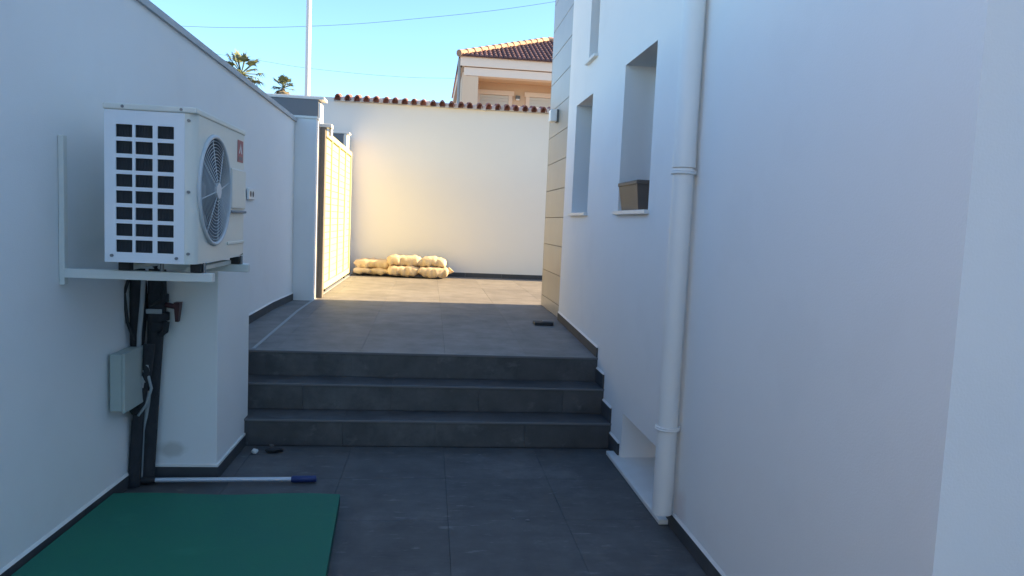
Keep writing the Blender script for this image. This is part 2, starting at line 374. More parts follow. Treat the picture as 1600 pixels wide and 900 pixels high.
mb = MB(); mb.box(XR+.032, 4.6, 7.0, 8.19, .0, 6.19); mb.build('corner_wall', 'plaster', hs)
for (a, b, c, d), nm in ((W1, 0), (W2, 1), (WU, 2)):
    X = XR+.26; f = .045
    fr = MB().box(X-.05, X-.001, a+.001, a+f, c+.001, d-.001).box(X-.05, X-.001, b-f, b-.001, c+.001, d-.001).box(X-.05, X-.001, a+f, b-f, c+.001, c+f).box(X-.05, X-.001, a+f, b-f, d-f, d-.001).build('window_frame', 'alu', hs)
    MB().box(X-.03, X-.02, a+f, b-f, c+f, d-f).build('pane', 'glass', fr)
    MB().bbox(XR-.032, X-.055, a-.02, b+.02, c-.022, c+.004, .003).build('sill', 'sill', hs)
MB().bbox(XR-.060, XR+.25, 3.52, 4.66, .0025, .028, .004).build('vent_sill', 'sill', hs)
# skirting: at the patio, up the steps, on the terrace
SK = XR-.012
def right_skirt(a, b, za, zb, h=.072):
    MB().hexa([(SK, a, za), (XR-.0005, a, za), (XR-.0005, b, zb), (SK, b, zb)], [(SK, a, za+h), (XR-.0005, a, za+h), (XR-.0005, b, zb+h), (SK, b, zb+h)]).build('skirting_tile', 'skirt', hs)
    MB().hexa([(SK+.001, a, za+h), (XR-.0005, a, za+h), (XR-.0005, b, zb+h), (SK+.001, b, zb+h)], [(XR-.003, a, za+h+.012), (XR-.0005, a, za+h+.012), (XR-.0005, b, zb+h+.012), (XR-.003, b, zb+h+.012)]).build('skirting_bead', 'bead', hs)
y = 3.58
while y > 1.7: right_skirt(max(y-.6, 1.62), y-.002, .002, .002); y -= .6
right_skirt(4.665, 4.797, .002, .002, .105)
right_skirt(4.555, 4.663, .030, .030, .077)
right_skirt(4.80, 5.043, .176, .176, .100); right_skirt(5.05, 5.283, .356, .356, .100)
y = 5.287
while y < 6.95: right_skirt(y, min(y+.58, 6.99)-.002, ZU(y)+.001, ZU(min(y+.58, 6.99))+.001); y += .58
# cladding slabs
z = .592; k = 0
J = [.592, .715, 1.003, 1.291, 1.579, 1.867]
while J[-1] < 6.1: J.append(J[-1]+.288)
MB().box(XR+.024, XR+.031, 7.0005, 8.205, .59, 6.18).build('cladding_backing', 'stone_joint', hs)
for a, b in zip(J[:-1], J[1:]):
    MB().bbox(XR+.012+random.uniform(0, .0012), XR+.0235, 7.0006, 8.21, a+.003, b-.003, .0015).build('cladding_slab', 'stone', hs)
MB().box(XR+.012, 4.6, 8.195, 8.21, .59, 6.15).build('cladding_return', 'stone', hs)

# wall lamp on the cladding
wl = thing('wall_lamp', 'small white square wall lamp on the stone cladding', 'lamp')
MB().bbox(XR-.006, XR+.0115, 7.62, 7.73, 2.56, 2.69, .003).build('back_plate', 'lamp_body', wl)
MB().bbox(XR-.075, XR-.006, 7.615, 7.735, 2.565, 2.685, .008).build('lamp_shade', 'lamp_white', wl)

# planter in the nearer window
pl = thing('planter', 'brown tapered planter box on the sill of the nearer window recess', 'planter')
def taper(x0, x1, y0, y1, z0, z1, i):
    return ([(x0+i, y0+i, z0), (x1-i, y0+i, z0), (x1-i, y1-i, z0), (x0+i, y1-i, z0)], [(x0, y0, z1), (x1, y0, z1), (x1, y1, z1), (x0, y1, z1)])
MB().hexa(*taper(1.262, 1.435, 4.47, 4.91, 1.615, 1.775, .022)).build('planter_body', 'planter', pl)
MB().bbox(1.256, 1.440, 4.463, 4.918, 1.7755, 1.800, .004).build('planter_rim', 'planter', pl)
MB().box(1.27, 1.425, 4.48, 4.90, 1.8005, 1.803).build('soil', 'soil', pl)

# downpipe
dp = thing('downpipe', 'white plastic downpipe clamped to the white house wall on the right', 'pipe')
px, py = 1.207, 3.475
MB().tube([(px, py, .085), (px, py, 1.80)], .050, 24).build('lower_pipe', 'pvc', dp)
MB().tube([(px, py, 1.802), (px, py, 1.86), (px, py, 1.90), (px, py, 6.0)], .052, 24, rs=[.0565, .0565, .0535, .0535]).build('upper_pipe', 'pvc', dp)
for zc in (1.775, .517):
    cl = MB().torus((px, py, zc), (0, 0, 1), .0555, .0065, 28, 6).torus((px, py, zc+.010), (0, 0, 1), .0545, .0055, 28, 6)
    cl.box(px+.045, XR, py-.010, py+.010, zc-.007, zc+.012).box(px-.012, px+.02, py+.05, py+.075, zc-.006, zc+.011).build('clamp', 'pvc', dp)

# ------------------------------------------------------------------ stub wall, gate, gate piers
st = thing('wall_stub', 'short white wall end standing square to the boundary wall in front of the gate', 'wall')
MB().bbox(XL(7.95)-.15, -1.205, 7.953, 8.115, .3, 2.49, .004).build('stub_body', 'plaster', st)
MB().bbox(XL(7.95)-.02, -1.198, 7.940, 8.125, 2.4905, 2.515, .003).build('stub_cap', 'sill', st)
gp = thing('gate_pier', 'nearer dark grey gate pier rising above the white wall end, with a sunlit side', 'pier')
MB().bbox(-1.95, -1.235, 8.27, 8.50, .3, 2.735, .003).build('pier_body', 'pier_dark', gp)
MB().box(-1.2345, -1.215, 8.275, 8.50, .59, 2.70).build('added_sunlit_side', 'plaster', gp)  # sunlit side of the grey pier, its brightness put into white plaster
MB().bbox(-1.97, -1.175, 8.262, 8.51, 2.736, 2.765, .003).build('pier_cap', 'sill', gp)
g2 = thing('gate_pier', 'farther dark grey gate pier behind the far end of the cream gate', 'pier')
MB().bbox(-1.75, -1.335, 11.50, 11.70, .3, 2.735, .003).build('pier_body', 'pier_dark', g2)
MB().box(-1.3345, -1.29, 11.505, 11.997, .59, 2.735).build('added_sunlit_side', 'plaster_far', g2)  # pale return to the far wall, added to bounce sun beside the gate
MB().bbox(-1.76, -1.25, 11.495, 11.71, 2.736, 2.76, .003).build('pier_cap', 'sill', g2)

gt = thing('sliding_gate', 'cream slatted sliding gate lit by the low sun', 'gate')
GX, GA, GB, GZ0, GZ1 = -1.21, 8.50, 11.42, .64, 2.455
fr = MB().box(GX-.03, GX+.012, GA, GA+.07, GZ0, GZ1).box(GX-.03, GX+.012, GB-.06, GB, GZ0, GZ1)
fr.box(GX-.03, GX+.012, GA+.07, GB-.06, GZ0, GZ0+.07).box(GX-.03, GX+.012, GA+.07, GB-.06, GZ1-.06, GZ1).build('gate_frame', 'gate', gt)
for k in range(1, 4):
    yc = GA + (GB-GA)*k/4
    MB().box(GX-.004, GX+.010, yc-.022, yc+.022, GZ0+.07, GZ1-.06).build('stile', 'gate', gt)
zz = GZ0+.072; pitch = .0835
slat = None
while zz+pitch < GZ1-.055:
    if slat is None:
        slat = MB().bbox(GX-.022, GX-.0045, GA+.071, GB-.061, -.0393, .0393, .003).build('slat', 'gate', gt); slat.location.z = zz+pitch/2
    else:
        s2 = slat.copy(); C.objects.link(s2); s2.location.z = zz+pitch/2; s2.parent = gt
    zz += pitch
tooth = MB().box(GX-.018, GX-.006, GB+.0005, GB+.028, -.022, .022).build('slat_end', 'gate', gt)
for k in range(20):
    t_ = tooth if k == 0 else tooth.copy()
    if k: C.objects.link(t_); t_.parent = gt
    t_.location.z = GZ0+.114+k*.0835
for yw in (8.9, 10.9): MB().tube([(GX-.02, yw, .622), (GX+.002, yw, .622)], .03, 16).build('wheel', 'rubber', gt)
MB().box(-1.23, -1.19, 8.32, 11.98, .585, .598).build('gate_track', 'duct', gt)
gd = thing('gate_post', 'dark taupe steel guide post with a pale bracket at the near edge of the gate', 'post')
MB().bbox(-1.205, -1.150, 8.225, 8.345, .592, 2.44, .004).build('post_tube', 'gate_post', gd)
MB().bbox(-1.225, -1.085, 8.22, 8.37, 2.441, 2.478, .004).build('bracket_plate', 'bracket', gd)
MB().tube([(-1.105, 8.32, 2.36), (-1.105, 8.32, 2.44)], .02, 12).build('guide_roller', 'bracket', gd)

# ------------------------------------------------------------------ far wall with tile coping
fw = thing('tiled_wall', 'tall cream rendered wall closing the yard, topped with a row of terracotta tiles', 'wall')
MB().box(-6.0, 14.0, YF, YF+.22, .2, 3.285).build('wall_face', 'plaster_far', fw)
MB().box(-6.0, -1.56, YF+.012, YF+.21, 3.285, 3.345).build('bare_top', 'plaster_far', fw)
x = -1.2
while x < 5: MB().box(x+.001, x+.599, YF-.012, YF-.0005, .591, .662).build('skirting_tile', 'skirt', fw); x += .6
mb = MB()
mb.add([(-1.555, YF-.03, 3.286), (14, YF-.03, 3.286), (14, YF+.11, 3.33), (-1.555, YF+.11, 3.33)], [(0, 1, 2, 3)])
mb.box(-1.555, 14, YF-.02, YF+.24, 3.2855, 3.30); mb.build('mortar_bed', 'mortar', fw)
def barrel(r, L, th, n=9, hz=1.05):
    mb = MB(); vs = []; fs = []
    for yy, rr, lift in ((0, r, 0), (L, r*.8, .075)):
        for q in (rr, rr-th):
            for i in range(n):
                a = math.pi*i/(n-1); vs.append((q*math.cos(a), yy, q*math.sin(a)*hz+lift))
    o0, i0, o1, i1 = 0, n, 2*n, 3*n
    for i in range(n-1):
        fs += [(o0+i, o0+i+1, o1+i+1, o1+i), (i0+i+1, i0+i, i1+i, i1+i+1), (o0+i+1, o0+i, i0+i, i0+i+1), (o1+i, o1+i+1, i1+i+1, i1+i)]
    fs += [(o0, o1, i1, i0), (o0+n-1, i0+n-1, i1+n-1, o1+n-1)]
    mb.add(vs, fs); return mb
bt = barrel(.050, .34, .012, 9, 1.75)
bt.add([(.045*math.cos(math.pi*i/8), .075, .045*math.sin(math.pi*i/8)*1.7) for i in range(9)], [tuple(range(9))])
tile = bt.build('roof_tile', 'terra', fw)
x = -1.49; first = True; P = .1475
while x < 5.2:
    t = tile if first else tile.copy()
    if not first: C.objects.link(t); t.parent = fw
    t.location = (x+random.uniform(-.006, .006), YF-.085+random.uniform(-.012, .012), 3.300+random.uniform(-.004, .004)); t.rotation_euler = (0, random.uniform(-.05, .05), random.uniform(-.03, .03))
    first = False; x += P
x = -1.49+P/2; fill = None
while x < 5.1:                                # mortar between the tiles
    if fill is None:
        t = fill = MB().hexa([(-.032, 0, -.01), (.032, 0, -.01), (.034, .25, .0), (-.034, .25, .0)], [(-.036, .012, .055), (.036, .006, .062), (.04, .25, .10), (-.04, .25, .10)]).build('mortar_fill', 'mortar', fw)
    else:
        t = fill.copy(); C.objects.link(t); t.parent = fw
    t.location = (x+random.uniform(-.006, .006), YF-.055+random.uniform(-.012, .01), 3.300+random.uniform(-.012, .01)); t.rotation_euler = (0, random.uniform(-.12, .12), 0); x += P

# cement sacks
def sack(name, loc, L, Wd, Ht, rz, label, sag=0.0, seed=0, neck=False):
    rnd = random.Random(seed); nu, nv = 22, 14; vs = []; fs = []
    ph = [rnd.uniform(0, 6.28) for _ in range(6)]
    for i in range(nu+1):
        u = -1+2*i/nu
        for j in range(nv):
            a = 2*math.pi*j/nv
            e = max(0.0, 1-abs(u)**5)**.5
            hw = Wd/2*(.82+.18*e); hh = Ht/2*(.30+.70*e)
            ca, sa = math.cos(a), math.sin(a)
            px_ = math.copysign(abs(ca)**.62, ca)*hw; pz = math.copysign(abs(sa)**.55, sa)*hh
            cr = .0045*abs(math.sin(7*u+ph[4]+1.5*math.sin(a+ph[5])))**.5*math.sin(2*a+ph[0])
            wob = cr+.010*math.sin(5*u+ph[0]+2*a)+.007*math.sin(11*u+ph[1]-3*a)+.006*math.sin(17*u+ph[2]+a)
            x_ = u*L/2*(1+.03*math.sin(3*a+ph[3]))
            vs.append((x_, px_+wob, pz+wob*.8+(0.02*sag*u*u)))
    for i in range(nu):
        for j in range(nv): fs.append((i*nv+j, i*nv+(j+1) % nv, (i+1)*nv+(j+1) % nv, (i+1)*nv+j))
    fs += [tuple(range(nv))[::-1], tuple(range(nu*nv, nu*nv+nv))]
    mb = MB(); mb.add(vs, fs, True); zmin = min(v[2] for v in mb.v)
    mb.v = [(v[0], v[1], v[2]-zmin) for v in mb.v]
    o = mb.build(name, 'bag', None); o.location = loc; o.rotation_euler = (0, 0, rz)
    if neck:
        nk = MB().tube([(L/2-.05, 0, Ht*.55), (L/2-.005, -.005, Ht*.60), (L/2+.025, -.01, Ht*.72), (L/2+.045, -.01, Ht*.85)], .03, 9, rs=[.06, .035, .045, .055])
        k_ = nk.build('tied_neck', 'bag', o)
    return tag(o, label, 'sack', 'filled sacks piled against the far wall')
zb = .592
sack('cement_sack', (-.87, 11.72, zb), .58, .40, .11, .03, 'flattest filled sack, bottom of the left pile next to the gate', seed=1)
sack('cement_sack', (-.865, 11.74, zb+.100), .56, .38, .15, -.05, 'pale orange filled sack on top of the left pile beside the gate', seed=2)
sack('cement_sack', (-.375, 11.60, zb), .50, .42, .17, .0, 'filled sack in the bottom row in the middle of the pile', seed=3)
sack('cement_sack', (-.37, 11.64, zb+.155), .54, .40, .17, .06, 'filled sack with a tuft on top, middle of the upper row', seed=4)
sack('cement_sack', (.085, 11.56, zb), .46, .42, .17, -.04, 'filled sack at the bottom right end of the pile, with a loose right end', sag=1, seed=5, neck=True)
sack('cement_sack', (.06, 11.62, zb+.155), .44, .38, .155, -.12, 'yellowish filled sack on top at the right end of the pile', sag=-1, seed=6)

# flat dark offcut on the terrace by the house
of = thing('tile_offcut', 'small dark flat offcut with a pale edge lying on the terrace by the house wall', 'offcut')
MB().bbox(.985, 1.16, 6.62, 6.76, ZU(6.7)+.001, ZU(6.7)+.026, .003).build('offcut_body', 'darkbit', of)
MB().bbox(1.06, 1.165, 6.64, 6.75, ZU(6.7)+.0265, ZU(6.7)+.036, .002).build('pale_strip', 'edge', of)

# double socket on the boundary wall
so = thing('wall_socket', 'small white double socket on the boundary wall behind the air conditioner', 'socket')
ys0 = 6.26; X0 = XL(ys0+.05)
MB().bbox(X0+.0035, X0+.022, ys0-.07, ys0+.13, 1.60, 1.69, .004).build('socket_plate', 'pvc', so)
for yy in (ys0-.015, ys0+.065): MB().tube([(X0+.018, yy, 1.645), (X0+.0235, yy, 1.645)], .024, 14).build('socket_hole', 'hole', so)

# ------------------------------------------------------------------ air conditioner
ac = thing('air_conditioner', 'cream outdoor air conditioner unit on a wall bracket, white louvred side facing the camera', 'air conditioner')
AX0, AX1, AY0, AY1, AZ0, AZ1 = -1.368, -1.000, 3.30, 4.125, 1.262, 1.925
# casing: shell with rounded front-left edge, front face with a round opening
FC = (AY0+.285, 1.59); FRAD = .243
def casing():
    mb = MB(); R = .045; n = 6
    prof = [(AX0, AY0+.004), (AX1-R, AY0+.004)]
    for i in range(1, n+1):
        a = -math.pi/2+math.pi/2*i/n; prof.append((AX1-R+R*math.cos(a), AY0+.004+R+R*math.sin(a)))
    # left side + rounded corner strip (the side face carries the grille opening, so start it right of the opening)
    prof = prof[1:]
    vs = [(p[0], p[1], z) for z in (AZ0, AZ1-.02) for p in prof]; k = len(prof)
    mb.add(vs, [(i, i+1, k+i+1, k+i) for i in range(k-1)], True)
    # front face with circular hole
    ya, yb, za, zb_ = AY0+.004+R, AY1, AZ0, AZ1-.02; N = 48; rim = []; out = []
    for i in range(N):
        a = 2*math.pi*i/N; c, s_ = math.cos(a), math.sin(a); rim.append((AX1, FC[0]+FRAD*c, FC[1]+FRAD*s_))
        ts = []
        if c > 1e-6: ts.append((yb-FC[0])/c)
        if c < -1e-6: ts.append((ya-FC[0])/c)
        if s_ > 1e-6: ts.append((zb_-FC[1])/s_)
        if s_ < -1e-6: ts.append((za-FC[1])/s_)
        t = max(min(ts), FRAD+.001); out.append((AX1, FC[0]+t*c, FC[1]+t*s_))
    mb.add(rim+out, [(i, (i+1) % N, N+(i+1) % N, N+i) for i in range(N)])
    for cy, cz, ang in ((yb, zb_, 0), (ya, zb_, 1), (ya, za, 2), (yb, za, 3)):   # corners
        best = sorted(range(N), key=lambda i: (out[i][1]-cy)**2+(out[i][2]-cz)**2)[:2]
        mb.add([out[best[0]], out[best[1]], (AX1, cy, cz)], [(0, 1, 2)])
    # back, right side, bottom
    mb.add([(AX0, AY0, AZ0), (AX0, AY1, AZ0), (AX0, AY1, AZ1-.02), (AX0, AY0, AZ1-.02)], [(0, 1, 2, 3)])
    mb.add([(AX0, AY1, AZ0), (AX1, AY1, AZ0), (AX1, AY1, AZ1-.02), (AX0, AY1, AZ1-.02)], [(0, 1, 2, 3)])
    mb.add([(AX0, AY0+.02, AZ0+.001), (AX1-.02, AY0+.02, AZ0+.001), (AX1-.004, AY1, AZ0+.001), (AX0, AY1, AZ0+.001)], [(0, 1, 2, 3)])
    return mb
casing().build('casing', 'ac', ac)
MB().bbox(AX0-.006, AX1+.006, AY0-.006, AY1+.006, AZ1-.022, AZ1+.004, .006).build('lid', 'ac', ac)
# side panel: white grid of bars over dark coil fins
SX0, SX1 = AX0, AX1-.045
gx = [AX0+.046, AX0+.112, AX0+.124, AX0+.194, AX0+.213, AX0+.280]
ztop_, zp = AZ1-.082, .0693
side = MB(); y0, y1 = AY0, AY0+.008
side.box(SX0, gx[0], y0, y1, AZ0, AZ1-.023).box(gx[5], SX1, y0, y1, AZ0, AZ1-.023)
side.box(gx[1], gx[2], y0, y1, AZ0, AZ1-.023).box(gx[3], gx[4], y0, y1, AZ0, AZ1-.023)
for a, b in ((gx[0], gx[1]), (gx[2], gx[3]), (gx[4], gx[5])):
    side.box(a, b, y0+.0004, y1, ztop_, AZ1-.023)
    for k in range(8):
        zlo = ztop_-(k+1)*zp
        side.box(a, b, y0+.0004, y1, zlo if k < 7 else AZ0, zlo+.0165)
side.build('side_panel', 'ac_side', ac)
fins = MB(); xk = gx[0]-.01
while xk < gx[5]+.01: fins.box(xk, xk+.0022, AY0+.014, AY0+.03, AZ0+.03, AZ1-.06); xk += .0062
fins.box(gx[0]-.012, gx[5]+.012, AY0+.030, AY0+.034, AZ0+.02, AZ1-.04).build('coil_fins', 'ac_dark', ac)
for (sx, sz) in ((AX0+.03, AZ0+.028), (SX1-.03, AZ0+.024), (AX0+.075, AZ1-.009), (SX1-.012, AZ1-.009)):
    MB().tube([(sx, AY0-.0085, sz), (sx, AY0+.001, sz)], .0065, 10).build('screw', 'screw', ac)
for sz in (AZ0+.045, AZ0+.31, AZ1-.052):
    MB().tube([(SX1+.016, AY0-.002, sz), (SX1+.016, AY0+.012, sz)], .0065, 10).build('screw', 'screw', ac)
# fan
fy, fz = FC
sh = MB(); N = 40
ring = lambda r, x_: [(x_, fy+r*math.cos(2*math.pi*i/N), fz+r*math.sin(2*math.pi*i/N)) for i in range(N)]
vs = ring(FRAD, AX1)+ring(FRAD*.99, AX1-.06)+ring(FRAD*.97, AX1-.16)
sh.add(vs, [(r*N+i, r*N+(i+1) % N, (r+1)*N+(i+1) % N, (r+1)*N+i) for r in range(2) for i in range(N)], True)
sh.add(ring(FRAD*.97, AX1-.16), [tuple(range(N))]); sh.build('fan_shroud', 'ac_shroud', ac)
fan = MB()
for b in range(3):
    a0 = 2*math.pi*b/3+.4; vs = []; fs = []
    for i in range(7):
        r = .045+(FRAD*.92-.045)*i/6
        for j in range(7):
            t = j/6; a = a0+(t-.5)*(1.45-.25*i/6)+.30*i/6
            vs.append((AX1-.10+.065*(t-.5)*(1-.2*i/6), fy+r*math.cos(a), fz+r*math.sin(a)))
    fs = [(i*7+j, i*7+j+1, (i+1)*7+j+1, (i+1)*7+j) for i in range(6) for j in range(6)]
    fan.add(vs, fs, True)
fan.build('fan_blades', 'ac_fan', ac)
MB().tube([(AX1-.14, fy, fz), (AX1-.06, fy, fz), (AX1-.05, fy, fz)], .05, 24, rs=[.052, .05, .035]).build('fan_hub', 'ac_fan', ac)
gr = MB().torus((AX1+.004, fy, fz), (1, 0, 0), FRAD+.004, .010, 48, 8); gr.build('grille_ring', 'wire', ac)
gw = MB()
for k in range(1, 14):
    r = .035+(FRAD-.035)*k/14; gw.torus((AX1+.004+.012*(1-k/14), fy, fz), (1, 0, 0), r, .0016, 40, 5)
for k in range(8):
    a = 2*math.pi*k/8+.2; gw.tube([(AX1+.016, fy+.03*math.cos(a), fz+.03*math.sin(a)), (AX1+.002, fy+FRAD*math.cos(a), fz+FRAD*math.sin(a))], .003, 6)
gw.build('fan_grille', 'wire', ac)
MB().tube([(AX1+.008, fy, fz), (AX1+.022, fy, fz)], .036, 24).build('grille_badge', 'label_white', ac)
# pressed relief of the front: raised band right of the fan, step and hand hold
rb = MB().bbox(AX1-.004, AX1+.012, 3.845, AY1-.004, 1.512, 1.715, .006); rb.build('front_rib', 'ac', ac)
MB().bbox(AX1-.003, AX1+.007, 3.80, AY1-.004, 1.33, 1.345, .003).build('front_rib', 'ac', ac)
MB().bbox(AX1+.0005, AX1+.018, 3.83, AY1-.006, 1.490, 1.503, .004).build('hand_hold', 'ac_shroud', ac)
# label: red square with a pale mark and dark small print underneath
st_ = MB().box(AX1+.001, AX1+.0022, 3.985, 4.095, 1.755, 1.868).build('label', 'red', ac)
mk = MB(); X = AX1+.0026
mk.add([(X, 4.008, 1.800), (X, 4.026, 1.800), (X, 4.048, 1.838), (X, 4.040, 1.852)], [(0, 1, 2, 3)])
mk.add([(X, 4.074, 1.800), (X, 4.056, 1.800), (X, 4.036, 1.838), (X, 4.044, 1.852)], [(0, 1, 2, 3)])
mk.build('label_mark', 'label_white', st_)
MB().box(AX1+.0024, AX1+.003, 4.005, 4.08, 1.767, 1.784).build('label_print', 'label_grey', st_)

# bracket
br = thing('wall_bracket', 'cream steel wall bracket carrying the air conditioner', 'bracket')
for yb_ in (3.385, 4.03):
    xw = XL(yb_)
    MB().bbox(xw+.0015, xw+.024, yb_-.017, yb_+.017, 1.150, 1.79, .002).build('upright', 'bracket', br)
    MB().bbox(xw+.0245, -.945, yb_-.02, yb_+.02, 1.181, 1.2205, .003).build('arm', 'bracket', br)
MB().bbox(-1.335, -1.295, 3.41, 4.00, 1.222, 1.243, .002).build('base_rail', 'bracket', br)
MB().bbox(-1.07, -1.03, 3.41, 4.00, 1.222, 1.243, .002).build('base_rail', 'bracket', br)
for yb_ in (3.385, 4.03):
    for xf in (-1.315, -1.015):
        MB().bbox(xf-.024, xf+.024, yb_-.022, yb_+.022, 1.222, 1.2605, .003).build('rubber_foot', 'rubber', br)
for yb_ in (3.385, 4.03):
    MB().tube([(-.985, yb_, 1.221), (-.985, yb_, 1.265)], .007, 8).build('bolt', 'screw', br)
MB().tube([(-1.17, 3.40, 1.19), (-1.17, 3.40, 1.258)], .009, 8).build('bolt', 'screw', br)

# insulated pipes, valve and cables below the unit
pp = thing('refrigerant_pipes', 'black foam lagged pipes and cables running down from the air conditioner to the floor', 'pipes')
yp = 4.105
MB().tube([(-1.405, yp-.08, 1.27), (-1.425, yp-.03, 1.12), (-1.435, yp, 1.00), (-1.445, yp, .80), (-1.462, yp, .5), (-1.482, yp, .1), (-1.485, yp, .004)], .042, 14, rs=[.038, .045, .048, .040, .038, .036, .036]).build('lagged_pipe', 'foam', pp)
MB().tube([(-1.50, yp-.1, 1.26), (-1.52, yp-.03, 1.08), (-1.525, yp-.02, .95), (-1.530, yp-.02, .78), (-1.525, yp-.03, .62)], .036, 12, rs=[.030, .042, .044, .036, .024]).build('lagged_pipe', 'foam', pp)
MB().tube([(-1.455, yp-.06, .78), (-1.455, yp-.085, .64), (-1.475, yp-.07, .56), (-1.50, yp-.06, .47), (-1.518, yp-.05, .35), (-1.530, yp-.05, .14), (-1.535, yp-.06, .005)], .026, 12, rs=[.03, .024, .022, .026, .030, .032, .034]).build('cable_loom', 'foam', pp)
MB().tube([(-1.478, yp-.07, 1.17), (-1.487, yp-.07, 1.0), (-1.502, yp-.07, .83), (-1.508, yp-.06, .72)], .012, 10).build('drain_hose', 'tape', pp)
MB().tube([(-1.463, yp-.045, .52), (-1.492, yp-.02, .3), (-1.503, yp-.02, .035)], .013, 10).build('conduit', 'duct', pp)
MB().tube([(-1.535, yp-.02, .45), (-1.542, yp-.02, .25), (-1.552, yp-.02, .01)], .015, 10).build('conduit', 'duct', pp)
for zz_, rr in ((1.02, .054), (.92, .058), (.87, .050)):
    MB().tube([(-1.432, yp, zz_-.02), (-1.432, yp, zz_+.02)], rr, 14).build('pipe_fitting', 'foam', pp)
MB().tube([(-1.39, yp-.005, .985), (-1.335, yp-.01, .975)], .014, 10).build('valve_stem', 'valve', pp)
MB().hexa([(-1.338, yp-.02, .895), (-1.322, yp-.02, .895), (-1.322, yp+.01, .895), (-1.338, yp+.01, .895)], [(-1.343, yp-.03, 1.0), (-1.312, yp-.03, 1.0), (-1.312, yp+.02, 1.0), (-1.343, yp+.02, 1.0)]).build('valve_handle', 'valve', pp)
MB().tube([(-1.40, yp-.05, .83), (-1.375, yp-.055, .85), (-1.37, yp-.05, .90)], .016, 10).build('elbow', 'foam', pp)
for k in range(5):
    a = random.uniform(-.02, .02); MB().hexa([(-1.50+.012*k, yp-.10, .52+.03*k), (-1.485+.012*k, yp-.10, .52+.03*k), (-1.485+.012*k, yp-.085, .52+.03*k), (-1.50+.012*k, yp-.085, .52+.03*k)],
        [(-1.495+.012*k+a, yp-.105, .555+.03*k), (-1.483+.012*k+a, yp-.105, .555+.03*k), (-1.483+.012*k+a, yp-.095, .555+.03*k), (-1.495+.012*k+a, yp-.095, .555+.03*k)]).build('tape_end', 'tape', pp)
MB().bbox(-1.475, -1.44, yp-.085, yp-.06, .70, .76, .003).build('cable_clip', 'tape', pp)

MB().tube([(-1.41, yp-.10, 1.19), (-1.37, yp-.10, 1.10), (-1.385, yp-.095, 1.02), (-1.44, yp-.09, .98)], .009, 8).build('cable', 'rubber', pp)
MB().tube([(-1.53, yp-.10, 1.17), (-1.565, yp-.10, 1.05), (-1.55, yp-.10, .90), (-1.52, yp-.09, .80)], .009, 8).build('cable', 'rubber', pp)
MB().tube([(-1.45, yp-.09, .62), (-1.43, yp-.10, .55), (-1.455, yp-.10, .46), (-1.50, yp-.09, .40)], .008, 8).build('cable', 'duct', pp)
MB().bbox(-1.475, -1.395, yp-.055, yp-.045, .94, .965, .002).build('cable_tie', 'duct', pp)
jb = thing('junction_box', 'grey green plastic junction box on the boundary wall under the air conditioner', 'box')
xb = XL(3.95)
MB().bbox(xb+.008, xb+.07, 3.80, 4.04, .475, .765, .006).build('box_body', 'box', jb)
MB().bbox(xb+.0705, xb+.085, 3.793, 4.047, .468, .772, .005).build('box_lid', 'box', jb)
MB().tube([(xb+.045, 3.99, .475), (xb+.045, 3.99, .445), (xb+.05, 4.01, .42)], .02, 10).build('cable_gland', 'rubber', jb)

# ------------------------------------------------------------------ things on the patio floor
gb = thing('green_board', 'large dark green board lying flat on the patio floor by the left wall', 'board')
def Gx(y): return .006-.424+(-.376+.424)*(3.81-y)/.87
def grid_board():
    mb = MB(); nx, ny = 16, 20; ya, yb = 1.75, 3.79; vs = []
    for j in range(ny+1):
        yy = ya+(yb-ya)*j/ny
        for i in range(nx+1):
            xa, xb_ = XL(yy)+.035, Gx(yy); x_ = xa+(xb_-xa)*i/nx
            vs.append((x_, yy+(.012*math.sin(3*i/nx*3) if j == ny else 0), .056+.004*math.sin(2.3*x_+1.1*yy)+.002*math.sin(7*x_)))
    mb.add(vs, [(j*(nx+1)+i, j*(nx+1)+i+1, (j+1)*(nx+1)+i+1, (j+1)*(nx+1)+i) for j in range(ny) for i in range(nx)], True)
    return mb
top = grid_board(); top.build('board_face', 'green', gb, fix=False)
n1 = 17
edge_pts = [top.v[j*n1+16] for j in range(21)] + [top.v[20*n1+i] for i in range(15, -1, -1)] + [top.v[j*n1] for j in range(19, -1, -1)] + [top.v[i] for i in range(1, 16)]
mb = MB(); k = len(edge_pts)
mb.add([(p[0], p[1], p[2]) for p in edge_pts]+[(p[0], p[1], .003) for p in edge_pts], [(i, k+i, k+(i+1) % k, (i+1) % k) for i in range(k)])
mb.build('board_edge', 'green_edge', gb)
bp_ = thing('telescopic_pole', 'white aluminium pole with a blue grip lying across the floor behind the green board', 'pole')
pa, pb, pc = Vector((-1.45, 4.065, .03)), Vector((-.716, 4.11, .022)), Vector((-.585, 4.118, .022))
MB().tube([pa, pb], .0125, 14).build('pole_tube', 'pole', bp_)
MB().tube([pb-(pc-pb)*.04, pb+(pc-pb)*.05, pc-(pc-pb)*.06, pc], .019, 16, rs=[.016, .019, .019, .016]).build('grip', 'blue', bp_)
MB().tube([pa-Vector((.05, .003, 0)), pa+Vector((.02, .001, 0))], .018, 12).build('end_fitting', 'rubber', bp_)

